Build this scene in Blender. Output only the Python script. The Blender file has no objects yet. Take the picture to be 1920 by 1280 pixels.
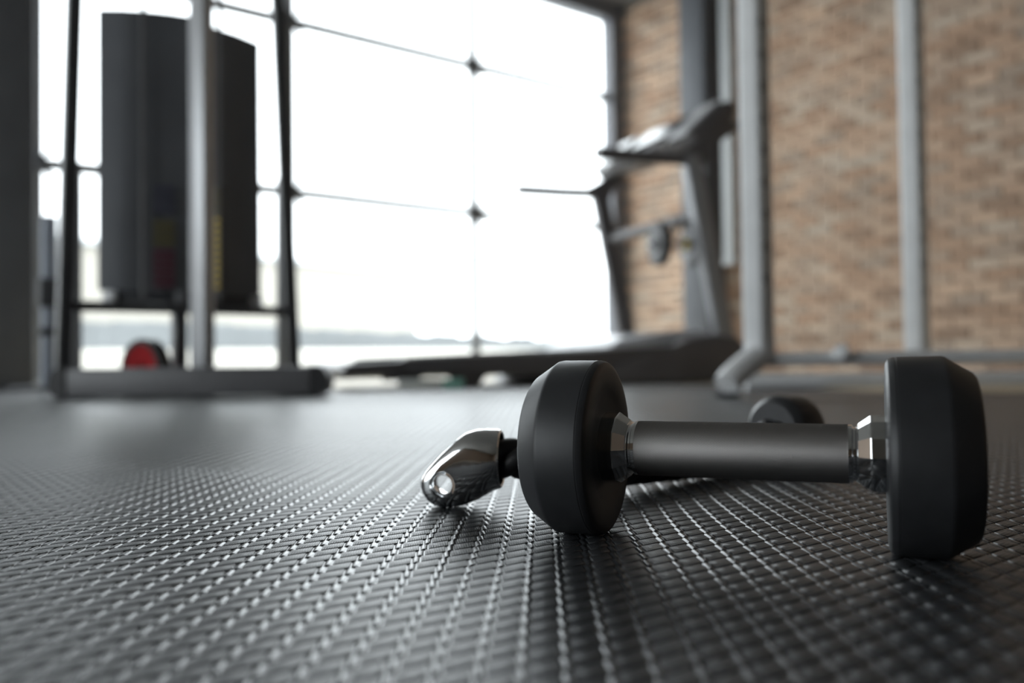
import bpy, bmesh, math, random
import numpy as np
from mathutils import Vector, Matrix

random.seed(7)
rng = np.random.default_rng(7)
S = bpy.context.scene
C = S.collection

# ------------------------------------------------------------------ camera
FPX = 1600.0                       # focal length in pixels of the 1920 px wide frame
CAM_H = 0.1085
PITCH, ROLL = math.radians(1.32), math.radians(0.7)
cam_data = bpy.data.cameras.new('camera')
cam_data.sensor_width = 36.0
cam_data.lens = 36.0 * FPX / 1920.0
cam_data.clip_start = 0.01
cam_data.clip_end = 1000
cam_data.dof.use_dof = True
cam_data.dof.focus_distance = 0.535
cam_data.dof.aperture_fstop = 3.5
cam_data.dof.aperture_blades = 0
cam = bpy.data.objects.new('camera', cam_data)
C.objects.link(cam)
CAM_R = (Matrix.Rotation(math.pi / 2 + PITCH, 4, 'X') @ Matrix.Rotation(-ROLL, 4, 'Z'))
cam.matrix_world = Matrix.Translation((0, 0, CAM_H)) @ CAM_R
S.camera = cam

# ------------------------------------------------------------------ sky, light, exposure
world = bpy.data.worlds.new('overcast_sky')
S.world = world
world.use_nodes = True
bg = world.node_tree.nodes['Background']
bg.inputs['Color'].default_value = (0.93, 0.965, 1.0, 1)
bg.inputs['Strength'].default_value = 2.9
S.view_settings.view_transform = 'Standard'
S.view_settings.look = 'None'
S.view_settings.gamma = 1.0
S.view_settings.use_curve_mapping = False
S.view_settings.exposure = 0.9

# room axes: U runs along the glazed wall, W from the glazed wall into the room along the brick wall
UA = math.radians(37.2)
U = Vector((math.cos(UA), math.sin(UA), 0))
W = Vector((math.sin(UA), -math.cos(UA), 0))
Z = Vector((0, 0, 1))
CORNER = Vector((1.065, 8.04, 0))
CEIL = 3.45
FLOOR_Z = -0.012                   # vinyl floor, the mat lies on it with its face near z = 0


def room(u, w, z=0.0):
    return CORNER + U * u + W * w + Z * z


def at(px, py, d):
    """point seen at pixel (px, py) of the 1920x1280 frame, d metres ahead of the camera"""
    v = CAM_R.to_3x3() @ Vector(((px - 960) / FPX, -(py - 640) / FPX, -1))
    v *= d / v.y
    return Vector((v.x, v.y, v.z + CAM_H))


# daylight enters through the glazing only: a portal tells the renderer where the opening is
pl = bpy.data.lights.new('window_portal', 'AREA')
pl.shape = 'RECTANGLE'
pl.size = 7.2
pl.size_y = 3.3
pl.cycles.is_portal = True
po = bpy.data.objects.new('window_portal', pl)
C.objects.link(po)
po.matrix_world = Matrix(((-U.x, 0, -W.x, 0), (-U.y, 0, -W.y, 0), (0, 1, 0, 0), (0, 0, 0, 1)))
po.location = room(-3.6, -0.12, 1.7)
pl2 = pl.copy()  # portal of the unseen side window added for light
pl2.size = 6.320
po2 = bpy.data.objects.new('added_window_portal', pl2)
C.objects.link(po2)
po2.matrix_world = Matrix(((W.x, 0, -U.x, 0), (W.y, 0, -U.y, 0), (0, 1, 0, 0), (0, 0, 0, 1)))
po2.location = room(-13.12, 3.160, 1.7)



# ------------------------------------------------------------------ materials
def mat(name, color=(0.5, 0.5, 0.5), rough=0.5, metal=0.0, spec=0.5, noise=0.0, nscale=40.0, bump=0.0, bscale=200.0, coat=0.0):
    m = bpy.data.materials.new(name)
    m.use_nodes = True
    nt = m.node_tree
    b = nt.nodes['Principled BSDF']
    b.inputs['Base Color'].default_value = (*color, 1)
    b.inputs['Roughness'].default_value = rough
    b.inputs['Metallic'].default_value = metal
    b.inputs['Specular IOR Level'].default_value = spec
    b.inputs['Coat Weight'].default_value = coat
    tc = nt.nodes.new('ShaderNodeTexCoord')
    if noise > 0:
        n = nt.nodes.new('ShaderNodeTexNoise')
        n.inputs['Scale'].default_value = nscale
        n.inputs['Detail'].default_value = 4
        nt.links.new(tc.outputs['Object'], n.inputs['Vector'])
        r = nt.nodes.new('ShaderNodeMapRange')
        r.inputs[1].default_value = 0.3
        r.inputs[2].default_value = 0.7
        r.inputs[3].default_value = 1 - noise
        r.inputs[4].default_value = 1 + noise
        nt.links.new(n.outputs['Fac'], r.inputs[0])
        mx = nt.nodes.new('ShaderNodeMix')
        mx.data_type = 'RGBA'
        mx.blend_type = 'MULTIPLY'
        mx.inputs['Factor'].default_value = 1
        mx.inputs[6].default_value = (*color, 1)
        nt.links.new(r.outputs[0], mx.inputs[7])
        nt.links.new(mx.outputs[2], b.inputs['Base Color'])
    if bump > 0:
        n2 = nt.nodes.new('ShaderNodeTexNoise')
        n2.inputs['Scale'].default_value = bscale
        n2.inputs['Detail'].default_value = 3
        nt.links.new(tc.outputs['Object'], n2.inputs['Vector'])
        bp = nt.nodes.new('ShaderNodeBump')
        bp.inputs['Strength'].default_value = bump
        bp.inputs['Distance'].default_value = 0.002
        nt.links.new(n2.outputs['Fac'], bp.inputs['Height'])
        nt.links.new(bp.outputs['Normal'], b.inputs['Normal'])
    return m


def glass_mat(name, tint=(0.96, 0.98, 0.98)):
    m = bpy.data.materials.new(name)
    m.use_nodes = True
    nt = m.node_tree
    for n in list(nt.nodes):
        nt.nodes.remove(n)
    o = nt.nodes.new('ShaderNodeOutputMaterial')
    t = nt.nodes.new('ShaderNodeBsdfTransparent')
    t.inputs[0].default_value = (*tint, 1)
    g = nt.nodes.new('ShaderNodeBsdfGlossy')
    g.inputs['Roughness'].default_value = 0.02
    f = nt.nodes.new('ShaderNodeLayerWeight')
    f.inputs[0].default_value = 0.5
    pw = nt.nodes.new('ShaderNodeMath')
    pw.operation = 'POWER'
    pw.inputs[1].default_value = 5.0
    nt.links.new(f.outputs['Facing'], pw.inputs[0])
    ma = nt.nodes.new('ShaderNodeMath')
    ma.operation = 'MULTIPLY_ADD'
    ma.inputs[1].default_value = 0.96
    ma.inputs[2].default_value = 0.04
    nt.links.new(pw.outputs[0], ma.inputs[0])
    mx = nt.nodes.new('ShaderNodeMixShader')
    nt.links.new(ma.outputs[0], mx.inputs[0])
    nt.links.new(t.outputs[0], mx.inputs[1])
    nt.links.new(g.outputs[0], mx.inputs[2])
    nt.links.new(mx.outputs[0], o.inputs[0])
    return m


def brick_mat(name, per_island):
    m = bpy.data.materials.new(name)
    m.use_nodes = True
    nt = m.node_tree
    b = nt.nodes['Principled BSDF']
    b.inputs['Roughness'].default_value = 0.85
    if per_island:
        src = nt.nodes.new('ShaderNodeNewGeometry').outputs['Random Per Island']
    else:
        src = nt.nodes.new('ShaderNodeObjectInfo').outputs['Random']
    cr = nt.nodes.new('ShaderNodeValToRGB')
    e = cr.color_ramp.elements
    e[0].position, e[0].color = 0.0, (0.318, 0.219, 0.157, 1)
    e[1].position, e[1].color = 1.0, (0.535, 0.444, 0.357, 1)
    for p, c in ((0.2, (0.471, 0.311, 0.215, 1)), (0.4, (0.547, 0.391, 0.286, 1)), (0.6, (0.407, 0.318, 0.250, 1)), (0.8, (0.611, 0.431, 0.308, 1))):
        k = e.new(p)
        k.color = c
    nt.links.new(src, cr.inputs[0])
    tc = nt.nodes.new('ShaderNodeTexCoord')
    n = nt.nodes.new('ShaderNodeTexNoise')
    n.inputs['Scale'].default_value = 30
    nt.links.new(tc.outputs['Object'], n.inputs['Vector'])
    mx = nt.nodes.new('ShaderNodeMix')
    mx.data_type = 'RGBA'
    mx.blend_type = 'OVERLAY'
    mx.inputs['Factor'].default_value = 0.5
    nt.links.new(cr.outputs[0], mx.inputs[6])
    nt.links.new(n.outputs['Fac'], mx.inputs[7])
    nt.links.new(mx.outputs[2], b.inputs['Base Color'])
    return m


M = dict(
    mat_studs=mat('mat_rubber_studded', (0.050, 0.053, 0.058), 0.34, spec=0.5, noise=0.12, nscale=9),
    mat_rubber=mat('mat_rubber', (0.050, 0.053, 0.058), 0.26, spec=0.5, noise=0.12, nscale=9),
    vinyl=mat('beige_vinyl', (0.50, 0.43, 0.31), 0.5, noise=0.08, nscale=3),
    rubber=mat('black_rubber', (0.029, 0.030, 0.033), 0.44, spec=0.5, noise=0.12, nscale=60, bump=0.07, bscale=2600),
    chrome=mat('chrome', (0.78, 0.79, 0.80), 0.07, metal=1.0),
    steel=mat('knurled_steel', (0.44, 0.42, 0.41), 0.36, metal=1.0),
    grip=mat('black_grip', (0.016, 0.015, 0.016), 0.45, bump=0.2, bscale=900),
    frame_black=mat('black_paint', (0.065, 0.067, 0.072), 0.4, noise=0.1, nscale=12),  # black lightened to stand in for lens glare
    frame_dark=mat('charcoal_paint', (0.15, 0.15, 0.157), 0.45, noise=0.1, nscale=10),  # lens glare is mixed into this charcoal
    cap=mat('black_plastic_cap', (0.018, 0.018, 0.020), 0.5, noise=0.1, nscale=30),
    silver_mid=mat('silver_grey_paint', (0.55, 0.56, 0.58), 0.35, metal=0.3, noise=0.05, nscale=12),
    silver=mat('silver_paint', (0.84, 0.85, 0.86), 0.36, metal=0.0, noise=0.05, nscale=12),
    grey=mat('grey_paint', (0.20, 0.205, 0.215), 0.45, noise=0.06, nscale=12),
    shroud=mat('shroud_plastic', (0.125, 0.132, 0.145), 0.42, noise=0.08, nscale=5),  # tone includes a lift for veiling glare
    iron=mat('weight_iron', (0.03, 0.03, 0.032), 0.5, noise=0.2, nscale=30),
    yellow=mat('yellow_label', (0.85, 0.62, 0.12), 0.5, noise=0.05, nscale=40),
    olive=mat('olive_label', (0.15, 0.13, 0.055), 0.5, noise=0.05, nscale=40),
    maroon=mat('maroon_label', (0.125, 0.042, 0.06), 0.5, noise=0.05, nscale=40),
    navy=mat('navy_label', (0.075, 0.08, 0.12), 0.5, noise=0.05, nscale=40),
    red=mat('red_face', (0.45, 0.02, 0.025), 0.75, spec=0.2, noise=0.1, nscale=30),
    mullion=mat('mullion_grey', (0.11, 0.115, 0.125), 0.5, noise=0.05, nscale=20),
    joint=mat('joint_grey', (0.20, 0.205, 0.21), 0.6, noise=0.05, nscale=20),
    wframe=mat('window_frame_grey', (0.16, 0.165, 0.185), 0.5, noise=0.05, nscale=8),
    column=mat('column_paint', (0.105, 0.112, 0.125), 0.6, noise=0.08, nscale=5),  # raised above the bare paint in place of lens glare
    duct=mat('duct_grey', (0.42, 0.44, 0.45), 0.5, noise=0.05, nscale=8),
    plaster=mat('brown_plaster', (0.27, 0.205, 0.16), 0.9, noise=0.05, nscale=4),
    ceil=mat('ceiling_paint', (0.25, 0.25, 0.25), 0.9, noise=0.05, nscale=2),
    mortar=mat('mortar', (0.27, 0.235, 0.20), 0.95, noise=0.15, nscale=40, bump=0.4, bscale=150),
    brick=brick_mat('brick_clay', False),
    brick_rest=brick_mat('brick_clay_field', True),
    glass=glass_mat('window_glass'),
    tm_dark=mat('treadmill_charcoal', (0.115, 0.11, 0.115), 0.4, noise=0.08, nscale=8),  # lightened for the glare veil over dark parts
    tm_grey=mat('treadmill_grey', (0.33, 0.335, 0.35), 0.35, metal=0.2, noise=0.05, nscale=8),
    tm_top=mat('treadmill_light_plastic', (0.55, 0.56, 0.58), 0.25, noise=0.03, nscale=8),
    belt=mat('belt', (0.03, 0.03, 0.032), 0.7, noise=0.1, nscale=60),
    screen=mat('console_screen', (0.015, 0.017, 0.022), 0.12),
    blue=mat('blue_label', (0.03, 0.05, 0.25), 0.5),
    pave=mat('pavement', (0.62, 0.62, 0.61), 0.8, noise=0.06, nscale=0.6),
    hill=mat('hazed_hill_cover', (0.115, 0.122, 0.124), 0.95, noise=0.12, nscale=0.05),  # grey carries the distance haze
    stucco=mat('cream_stucco', (0.36, 0.34, 0.30), 0.9, noise=0.04, nscale=0.05),
    render=mat('pale_render', (0.74, 0.71, 0.65), 0.9, noise=0.04, nscale=0.3),
    teal=mat('teal_plastic', (0.24, 0.52, 0.44), 0.4, noise=0.05, nscale=10),
    white=mat('white_plastic', (0.72, 0.76, 0.74), 0.4, noise=0.03, nscale=10),
    blue_grey=mat('blue_grey_paint', (0.36, 0.40, 0.47), 0.4, noise=0.05, nscale=8),
)


# ------------------------------------------------------------------ mesh helpers
def link(name, me, m, parent=None, smooth=False):
    o = bpy.data.objects.new(name, me)
    if m is not None:
        me.materials.append(m)
    C.objects.link(o)
    if parent is not None:
        o.parent = parent
    if smooth:
        me.polygons.foreach_set('use_smooth', [True] * len(me.polygons))
    return o


def from_bm(name, bm, m, parent=None, smooth=False):
    bmesh.ops.recalc_face_normals(bm, faces=bm.faces)
    me = bpy.data.meshes.new(name)
    bm.to_mesh(me)
    bm.free()
    return link(name, me, m, parent, smooth)


def sharp(o, deg=35):
    o.data.set_sharp_from_angle(angle=math.radians(deg))
    return o


def add_box(bm, c, ax, ay, az, sx, sy, sz, bevel=0.0, seg=2):
    """box centred on c with (unit) axes and full sizes"""
    vs = []
    for i in (-1, 1):
        for j in (-1, 1):
            for k in (-1, 1):
                vs.append(bm.verts.new(c + ax * (i * sx / 2) + ay * (j * sy / 2) + az * (k * sz / 2)))
    idx = [(0, 1, 3, 2), (4, 6, 7, 5), (0, 4, 5, 1), (2, 3, 7, 6), (0, 2, 6, 4), (1, 5, 7, 3)]
    fs = [bm.faces.new([vs[i] for i in f]) for f in idx]
    if bevel > 0:
        es = list({e for f in fs for e in f.edges})
        bmesh.ops.bevel(bm, geom=es, offset=bevel, segments=seg, affect='EDGES', profile=0.5)


X = Vector((1, 0, 0))
Y = Vector((0, 1, 0))


def box(name, c, size, m, parent=None, ax=X, bevel=0.0, seg=2):
    ax = ax.normalized()
    ay = Z.cross(ax).normalized()
    bm = bmesh.new()
    add_box(bm, Vector(c), ax, ay, Z, *size, bevel=bevel, seg=seg)
    return sharp(from_bm(name, bm, m, parent, smooth=bevel > 0)) if bevel > 0 else from_bm(name, bm, m, parent)


def frame_of(d, up=Z):
    d = d.normalized()
    s = d.cross(up)
    if s.length < 1e-4:
        s = d.cross(X)
    s.normalize()
    return d, s, s.cross(d).normalized()


def add_bar(bm, a, b, w, h, bevel=0.0, up=Z, seg=2):
    """rectangular bar from a to b, w across, h along up"""
    a, b = Vector(a), Vector(b)
    d, s, t = frame_of(b - a, up)
    add_box(bm, (a + b) / 2, d, s, t, (b - a).length, w, h, bevel, seg)


def bar(name, a, b, w, h, m, parent=None, bevel=0.0, up=Z, seg=2):
    bm = bmesh.new()
    add_bar(bm, a, b, w, h, bevel, up, seg)
    o = from_bm(name, bm, m, parent, smooth=bevel > 0)
    return sharp(o) if bevel > 0 else o


def add_tube(bm, pts, rad, n=16, cap=True):
    pts = [Vector(p) for p in pts]
    rads = rad if isinstance(rad, (list, tuple)) else [rad] * len(pts)
    rings = []
    prev = None
    for i, p in enumerate(pts):
        if i == 0:
            d = pts[1] - pts[0]
        elif i == len(pts) - 1:
            d = pts[-1] - pts[-2]
        else:
            d = (pts[i + 1] - pts[i]).normalized() + (pts[i] - pts[i - 1]).normalized()
        d.normalize()
        if prev is None:
            _, s, t = frame_of(d)
        else:
            s = (prev - d * prev.dot(d)).normalized()
            t = s.cross(d)
        prev = s
        rings.append([bm.verts.new(p + (s * math.cos(2 * math.pi * k / n) + t * math.sin(2 * math.pi * k / n)) * rads[i]) for k in range(n)])
    for r0, r1 in zip(rings, rings[1:]):
        for k in range(n):
            bm.faces.new((r0[k], r0[(k + 1) % n], r1[(k + 1) % n], r1[k]))
    if cap:
        bm.faces.new(rings[0][::-1])
        bm.faces.new(rings[-1])


def tube(name, pts, rad, m, parent=None, n=16):
    bm = bmesh.new()
    add_tube(bm, pts, rad, n)
    return sharp(from_bm(name, bm, m, parent, smooth=True), 40)


def lathe(name, prof, origin, axis, m, parent=None, n=64, closed_ring=False, deg=30, smooth=True):
    """prof: (axial, radius) pairs along axis from origin"""
    d, s, t = frame_of(Vector(axis))
    origin = Vector(origin)
    bm = bmesh.new()
    rings = []
    for (a, r) in prof:
        if r < 1e-6:
            rings.append([bm.verts.new(origin + d * a)])
        else:
            rings.append([bm.verts.new(origin + d * a + (s * math.cos(2 * math.pi * k / n) + t * math.sin(2 * math.pi * k / n)) * r) for k in range(n)])
    pairs = list(zip(rings, rings[1:]))
    if closed_ring:
        pairs.append((rings[-1], rings[0]))
    for r0, r1 in pairs:
        if len(r0) == 1 and len(r1) == 1:
            continue
        for k in range(n):
            k2 = (k + 1) % n
            if len(r0) == 1:
                bm.faces.new((r0[0], r1[k2], r1[k]))
            elif len(r1) == 1:
                bm.faces.new((r0[k], r0[k2], r1[0]))
            else:
                bm.faces.new((r0[k], r0[k2], r1[k2], r1[k]))
    o = from_bm(name, bm, m, parent, smooth)
    return sharp(o, deg) if smooth else o


def prism(name, outline, depth_vec, m, parent=None, bevel=0.0, smooth=False):
    """closed outline of 3D points pushed along depth_vec"""
    bm = bmesh.new()
    dv = Vector(depth_vec)
    a = [bm.verts.new(Vector(p)) for p in outline]
    b = [bm.verts.new(Vector(p) + dv) for p in outline]
    n = len(a)
    fs = [bm.faces.new(a[::-1]), bm.faces.new(b)]
    for i in range(n):
        fs.append(bm.faces.new((a[i], a[(i + 1) % n], b[(i + 1) % n], b[i])))
    if bevel > 0:
        es = [e for e in fs[0].edges] + [e for e in fs[1].edges]
        bmesh.ops.bevel(bm, geom=es, offset=bevel, segments=2, affect='EDGES', profile=0.5)
    o = from_bm(name, bm, m, parent, smooth or bevel > 0)
    return sharp(o) if (smooth or bevel > 0) else o


def tag(o, label=None, cat=None, group=None, kind=None):
    if label:
        o['label'] = label
    if cat:
        o['category'] = cat
    if group:
        o['group'] = group
    if kind:
        o['kind'] = kind
    return o


def thing(name, loc, label, cat, group=None):
    o = bpy.data.objects.new(name, None)
    o.empty_display_size = 0.05
    C.objects.link(o)
    # parts are modelled in world coordinates; the empty marks the base, parts keep their place
    o.location = Vector(loc)
    return tag(o, label, cat, group)


def settle(root):
    """give every child the inverse of its parent's position so the parts stay where they were built"""
    bpy.context.view_layer.update()
    inv = Matrix.Translation(-root.location)
    for ch in root.children:
        ch.matrix_parent_inverse = inv


# ================================================================== THE SETTING
def quad(name, pts, m, kind='structure', parent=None, label=None):
    me = bpy.data.meshes.new(name)
    me.from_pydata([tuple(p) for p in pts], [], [tuple(range(len(pts)))])
    o = link(name, me, m, parent)
    tag(o, label, None, None, kind)
    return o


RU, RW = -13.0, 12.0                 # room extents along U (to the left) and W (towards and past the camera)
floor = box('floor', room(RU / 2, RW / 2, FLOOR_Z - 0.05), (abs(RU) + 0.6, RW + 0.6, 0.1), M['vinyl'], ax=U)
tag(floor, 'pale beige vinyl floor showing beyond the dark mat', kind='structure')
ceiling = box('ceiling', room(RU / 2, RW / 2, CEIL + 0.05), (abs(RU) + 0.6, RW + 0.6, 0.1), M['ceil'], ax=U)
tag(ceiling, 'grey ceiling of the gym', kind='structure')
o = box('wall_back', room(RU / 2, RW + 0.1, CEIL / 2 + FLOOR_Z / 2), (abs(RU) + 0.6, 0.2, CEIL - FLOOR_Z), M['plaster'], ax=U)
tag(o, 'brown plaster wall behind the viewpoint', kind='structure')
o = box('wall_left', room(RU - 0.1, RW - 2.840, CEIL / 2 + FLOOR_Z / 2), (0.2, 5.680, CEIL - FLOOR_Z), M['plaster'], ax=U)
tag(o, 'brown plaster wall on the far left', kind='structure')
added_win = bpy.data.objects.new('added_window', None)  # out of view, added to throw daylight onto left-facing sides
C.objects.link(added_win)
tag(added_win, 'unseen tall glazing added at the far left for side light', kind='structure')
for k in range(4):
    wc = 0.79 + 1.58 * k
    box('pane', room(RU - 0.03, wc, CEIL / 2), (0.012, 1.52, CEIL - 0.16), M['glass'], added_win, ax=U)
    box('mullion', room(RU - 0.03, wc + 0.79, CEIL / 2), (0.05, 0.05, CEIL - 0.1), M['wframe'], added_win, ax=U)
box('head_frame', room(RU - 0.03, 3.160, CEIL - 0.045), (0.1, 6.320, 0.08), M['wframe'], added_win, ax=U)
box('sill_frame', room(RU - 0.03, 3.160, FLOOR_Z + 0.04), (0.1, 6.320, 0.08), M['wframe'], added_win, ax=U)
WEND = -7.20                         # left end of the glazing
o = box('wall_front', room((RU + WEND) / 2, -0.1, CEIL / 2 + FLOOR_Z / 2), (WEND - RU, 0.2, CEIL - FLOOR_Z), M['plaster'], ax=U)
tag(o, 'brown plaster wall left of the glazing', kind='structure')

# ---- brick wall (right), each brick of the visible part a piece of its own
wall_right = box('wall_right', room(0.13, RW / 2 - 0.1, CEIL / 2 + FLOOR_Z / 2), (0.2, RW + 0.2, CEIL - FLOOR_Z), M['mortar'], ax=U)
tag(wall_right, 'light brown brick wall running along the right side', kind='structure')
BL, BH, BT = 0.205, 0.063, 0.05
PW, PH = BL + 0.011, BH + 0.011
brick_me = bpy.data.meshes.new('brick')
bm = bmesh.new()
add_box(bm, Vector((0, 0, 0)), X, Y, Z, BT, BL, BH)
bmesh.ops.recalc_face_normals(bm, faces=bm.faces)
bm.to_mesh(brick_me)
bm.free()
brick_me.materials.append(M['brick'])
rot_u = Matrix.Rotation(UA, 4, 'Z')
cands = []
rows = int((CEIL - FLOOR_Z) / PH)
for r in range(rows):
    z = FLOOR_Z + 0.006 + PH * (r + 0.5)
    n = int(7.6 / PW)
    for i in range(n):
        w = 0.02 + PW * (i + 0.5 + (0.5 if r % 2 else 0.0))
        p = room(0.03 - BT / 2 + 0.012 + random.uniform(-0.003, 0.003), w, z)
        v = CAM_R.to_3x3().transposed() @ (p - Vector((0, 0, CAM_H)))
        if v.z < -0.5:
            px, py = 960 + FPX * v.x / -v.z, 640 - FPX * v.y / -v.z
            seen = 1150 < px < 1960 and -30 < py < 715
        else:
            seen = False
        cands.append((0 if seen else 1, p.length, p))
cands.sort(key=lambda t: (t[0], t[1]))
for _, _, p in cands[:300]:
    b = bpy.data.objects.new('brick', brick_me)
    C.objects.link(b)
    b.parent = wall_right
    b.matrix_world = Matrix.Translation(p) @ rot_u
vs, fs = [], []
for _, _, p in cands[300:]:
    b0 = len(vs)
    for i in (-1, 1):
        for j in (-1, 1):
            for k in (-1, 1):
                vs.append(tuple(p + U * (i * BT / 2) + W * (j * BL / 2) + Z * (k * BH / 2)))
    fs += [tuple(b0 + q for q in f) for f in ((0, 1, 3, 2), (4, 6, 7, 5), (0, 4, 5, 1), (2, 3, 7, 6), (0, 2, 6, 4), (1, 5, 7, 3))]
me = bpy.data.meshes.new('brickwork')
me.from_pydata(vs, [], fs)
o = link('brickwork', me, M['brick_rest'], wall_right)
tag(o, kind='stuff')

# ---- glazing
T2, T1 = 1.335, 2.565                # heights of the two horizontal joints
HEAD = 3.30
U_M = -1.69                          # the bare vertical joint right of the weight machine
STEP = 1.60
win = bpy.data.objects.new('window_1', None)
C.objects.link(win)
tag(win, 'tall frameless glazing with thin joints and cross shaped clamps', kind='structure')
mull_u = [U_M - STEP * k for k in range(0, 4)]
xs = sorted([-0.16] + mull_u + [WEND])
zs = [FLOOR_Z + 0.02, T2, T1, HEAD]
for i in range(len(xs) - 1):
    for j in range(3):
        uc, zc = (xs[i] + xs[i + 1]) / 2, (zs[j] + zs[j + 1]) / 2
        box('pane', room(uc, -0.03, zc), (xs[i + 1] - xs[i] - 0.012, 0.012, zs[j + 1] - zs[j] - 0.012), M['glass'], win, ax=U)
for u in mull_u:
    box('mullion', room(u, -0.03, (HEAD + FLOOR_Z) / 2), (0.062, 0.04, HEAD - FLOOR_Z), M['joint'], win, ax=U)
    for z in (T1, T2):
        cl = lathe('clamp', [(0, 0), (0, 0.055), (0.012, 0.058), (0.03, 0.045), (0.036, 0)], room(u, -0.012, z), W, M['mullion'], win, n=20)
        for sx in (-1, 1):
            for sz in (-1, 1):
                bar('clamp_arm', room(u, 0.005, z), room(u + sx * 0.075, 0.0, z + sz * 0.075), 0.028, 0.028, M['mullion'], cl)
for z in (T1, T2):
    box('transom', room((WEND - 0.1) / 2, -0.03, z), (abs(WEND) - 0.1, 0.04, 0.064), M['joint'], win, ax=U)
box('head_frame', room(WEND / 2, -0.02, (HEAD + CEIL) / 2), (abs(WEND), 0.14, CEIL - HEAD), M['wframe'], win, ax=U)
box('side_frame', room(-0.085, -0.02, CEIL / 2), (0.15, 0.14, CEIL - 0.01), M['wframe'], win, ax=U)
box('side_frame', room(WEND + 0.05, -0.02, CEIL / 2), (0.10, 0.14, CEIL - 0.01), M['wframe'], win, ax=U)
box('sill_frame', room(WEND / 2, -0.02, FLOOR_Z + 0.02), (abs(WEND), 0.12, 0.04), M['duct'], win, ax=U)


# ---- steel columns
def steel_column(name, u, w, su, sw, label):
    r = bpy.data.objects.new(name, None)
    C.objects.link(r)
    tag(r, label, kind='structure')
    box('column_shaft', room(u, w, (CEIL + FLOOR_Z) / 2), (su, sw, CEIL - FLOOR_Z), M['column'], r, ax=U, bevel=0.01)
    box('base_plate', room(u, w, FLOOR_Z + 0.015), (su + 0.06, sw + 0.06, 0.03), M['column'], r, ax=U, bevel=0.004)
    return r


# ---- outside
g = box('pavement', room(-6, -200.2, FLOOR_Z - 0.1), (600, 400, 0.1), M['pave'], ax=U)
tag(g, 'pale pavement outside the glazing', kind='structure')
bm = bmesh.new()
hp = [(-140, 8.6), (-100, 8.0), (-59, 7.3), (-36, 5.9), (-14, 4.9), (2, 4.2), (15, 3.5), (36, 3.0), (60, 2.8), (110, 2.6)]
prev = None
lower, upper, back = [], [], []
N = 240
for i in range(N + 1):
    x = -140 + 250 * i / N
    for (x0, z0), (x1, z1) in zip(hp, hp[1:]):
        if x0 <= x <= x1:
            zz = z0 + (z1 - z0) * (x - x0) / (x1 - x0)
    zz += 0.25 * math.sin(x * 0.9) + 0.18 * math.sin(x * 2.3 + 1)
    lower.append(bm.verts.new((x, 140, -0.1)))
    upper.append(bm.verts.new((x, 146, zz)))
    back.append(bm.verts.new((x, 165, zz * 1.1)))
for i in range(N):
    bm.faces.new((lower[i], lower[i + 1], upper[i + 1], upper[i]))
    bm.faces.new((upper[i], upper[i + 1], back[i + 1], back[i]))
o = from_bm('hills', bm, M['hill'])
tag(o, 'low wooded hills on the horizon, distance haze put into their grey', kind='structure')

o = box('wall_low', room(-8, -5.0, 0.12), (60, 0.25, 0.36), M['render'], ax=U)
tag(o, 'low white boundary wall outside the glazing', kind='structure')

bl = thing('pale_building', (-64, 211, 0), 'pale rendered building outside behind the weight machine', 'building')
a, b = Vector((-99, 171, 0)), Vector((-28, 252, 0))
d = (b - a).normalized()
nrm = Vector((-d.y, d.x, 0))
cen = (a + b) / 2 + nrm * 24
box('wall', (cen.x, cen.y, 13), ((b - a).length, 48, 26), M['stucco'], bl, ax=d)
box('roof', (cen.x, cen.y, 26.6), ((b - a).length + 3, 51, 1.2), M['duct'], bl, ax=d)
settle(bl)

# ================================================================== FLOOR MAT
MAT_BASE = -0.0005
edge = [at(-260, 726, 1), at(100, 727, 1), at(640, 733, 1), at(1250, 720, 1), at(1420, 726, 1), at(1700, 737, 1), at(2050, 742, 1)]


def ground(px, py):
    """where the ray through a pixel meets z = 0"""
    v = CAM_R.to_3x3() @ Vector(((px - 960) / FPX, -(py - 640) / FPX, -1))
    v *= CAM_H / -v.z
    return Vector((v.x, v.y, 0))


mat_edge = [ground(-260, 739), ground(100, 732), ground(640, 732), ground(960, 727), ground(1250, 720.5), ground(1420, 724), ground(1640, 733), ground(2050, 737)]
outline = [Vector((-3.2, -1.6, 0))] + [Vector((-3.2, 2.6, 0))] + mat_edge + [Vector((2.6, -1.6, 0))]
gm = thing('rubber_mat', (0, 1, FLOOR_Z), 'dark grey rubber gym mat with an embossed basket weave pattern', 'mat')
prism('mat_sheet', [Vector((p.x, p.y, MAT_BASE)) for p in outline], (0, 0, FLOOR_Z - MAT_BASE), M['mat_rubber'], gm)

# embossed relief: studded pads alternating with smooth cross bars, laid along the room axes
CU, CV, SHEAR = 0.0101, 0.0124, 0.62


def poly_inside(x, y, poly):
    inside = np.zeros(x.shape, bool)
    n = len(poly)
    for i in range(n):
        x0, y0 = poly[i].x, poly[i].y
        x1, y1 = poly[(i + 1) % n].x, poly[(i + 1) % n].y
        if y0 == y1:
            continue
        c = ((y0 > y) != (y1 > y)) & (x < (x1 - x0) * (y - y0) / (y1 - y0) + x0)
        inside ^= c
    return inside


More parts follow.
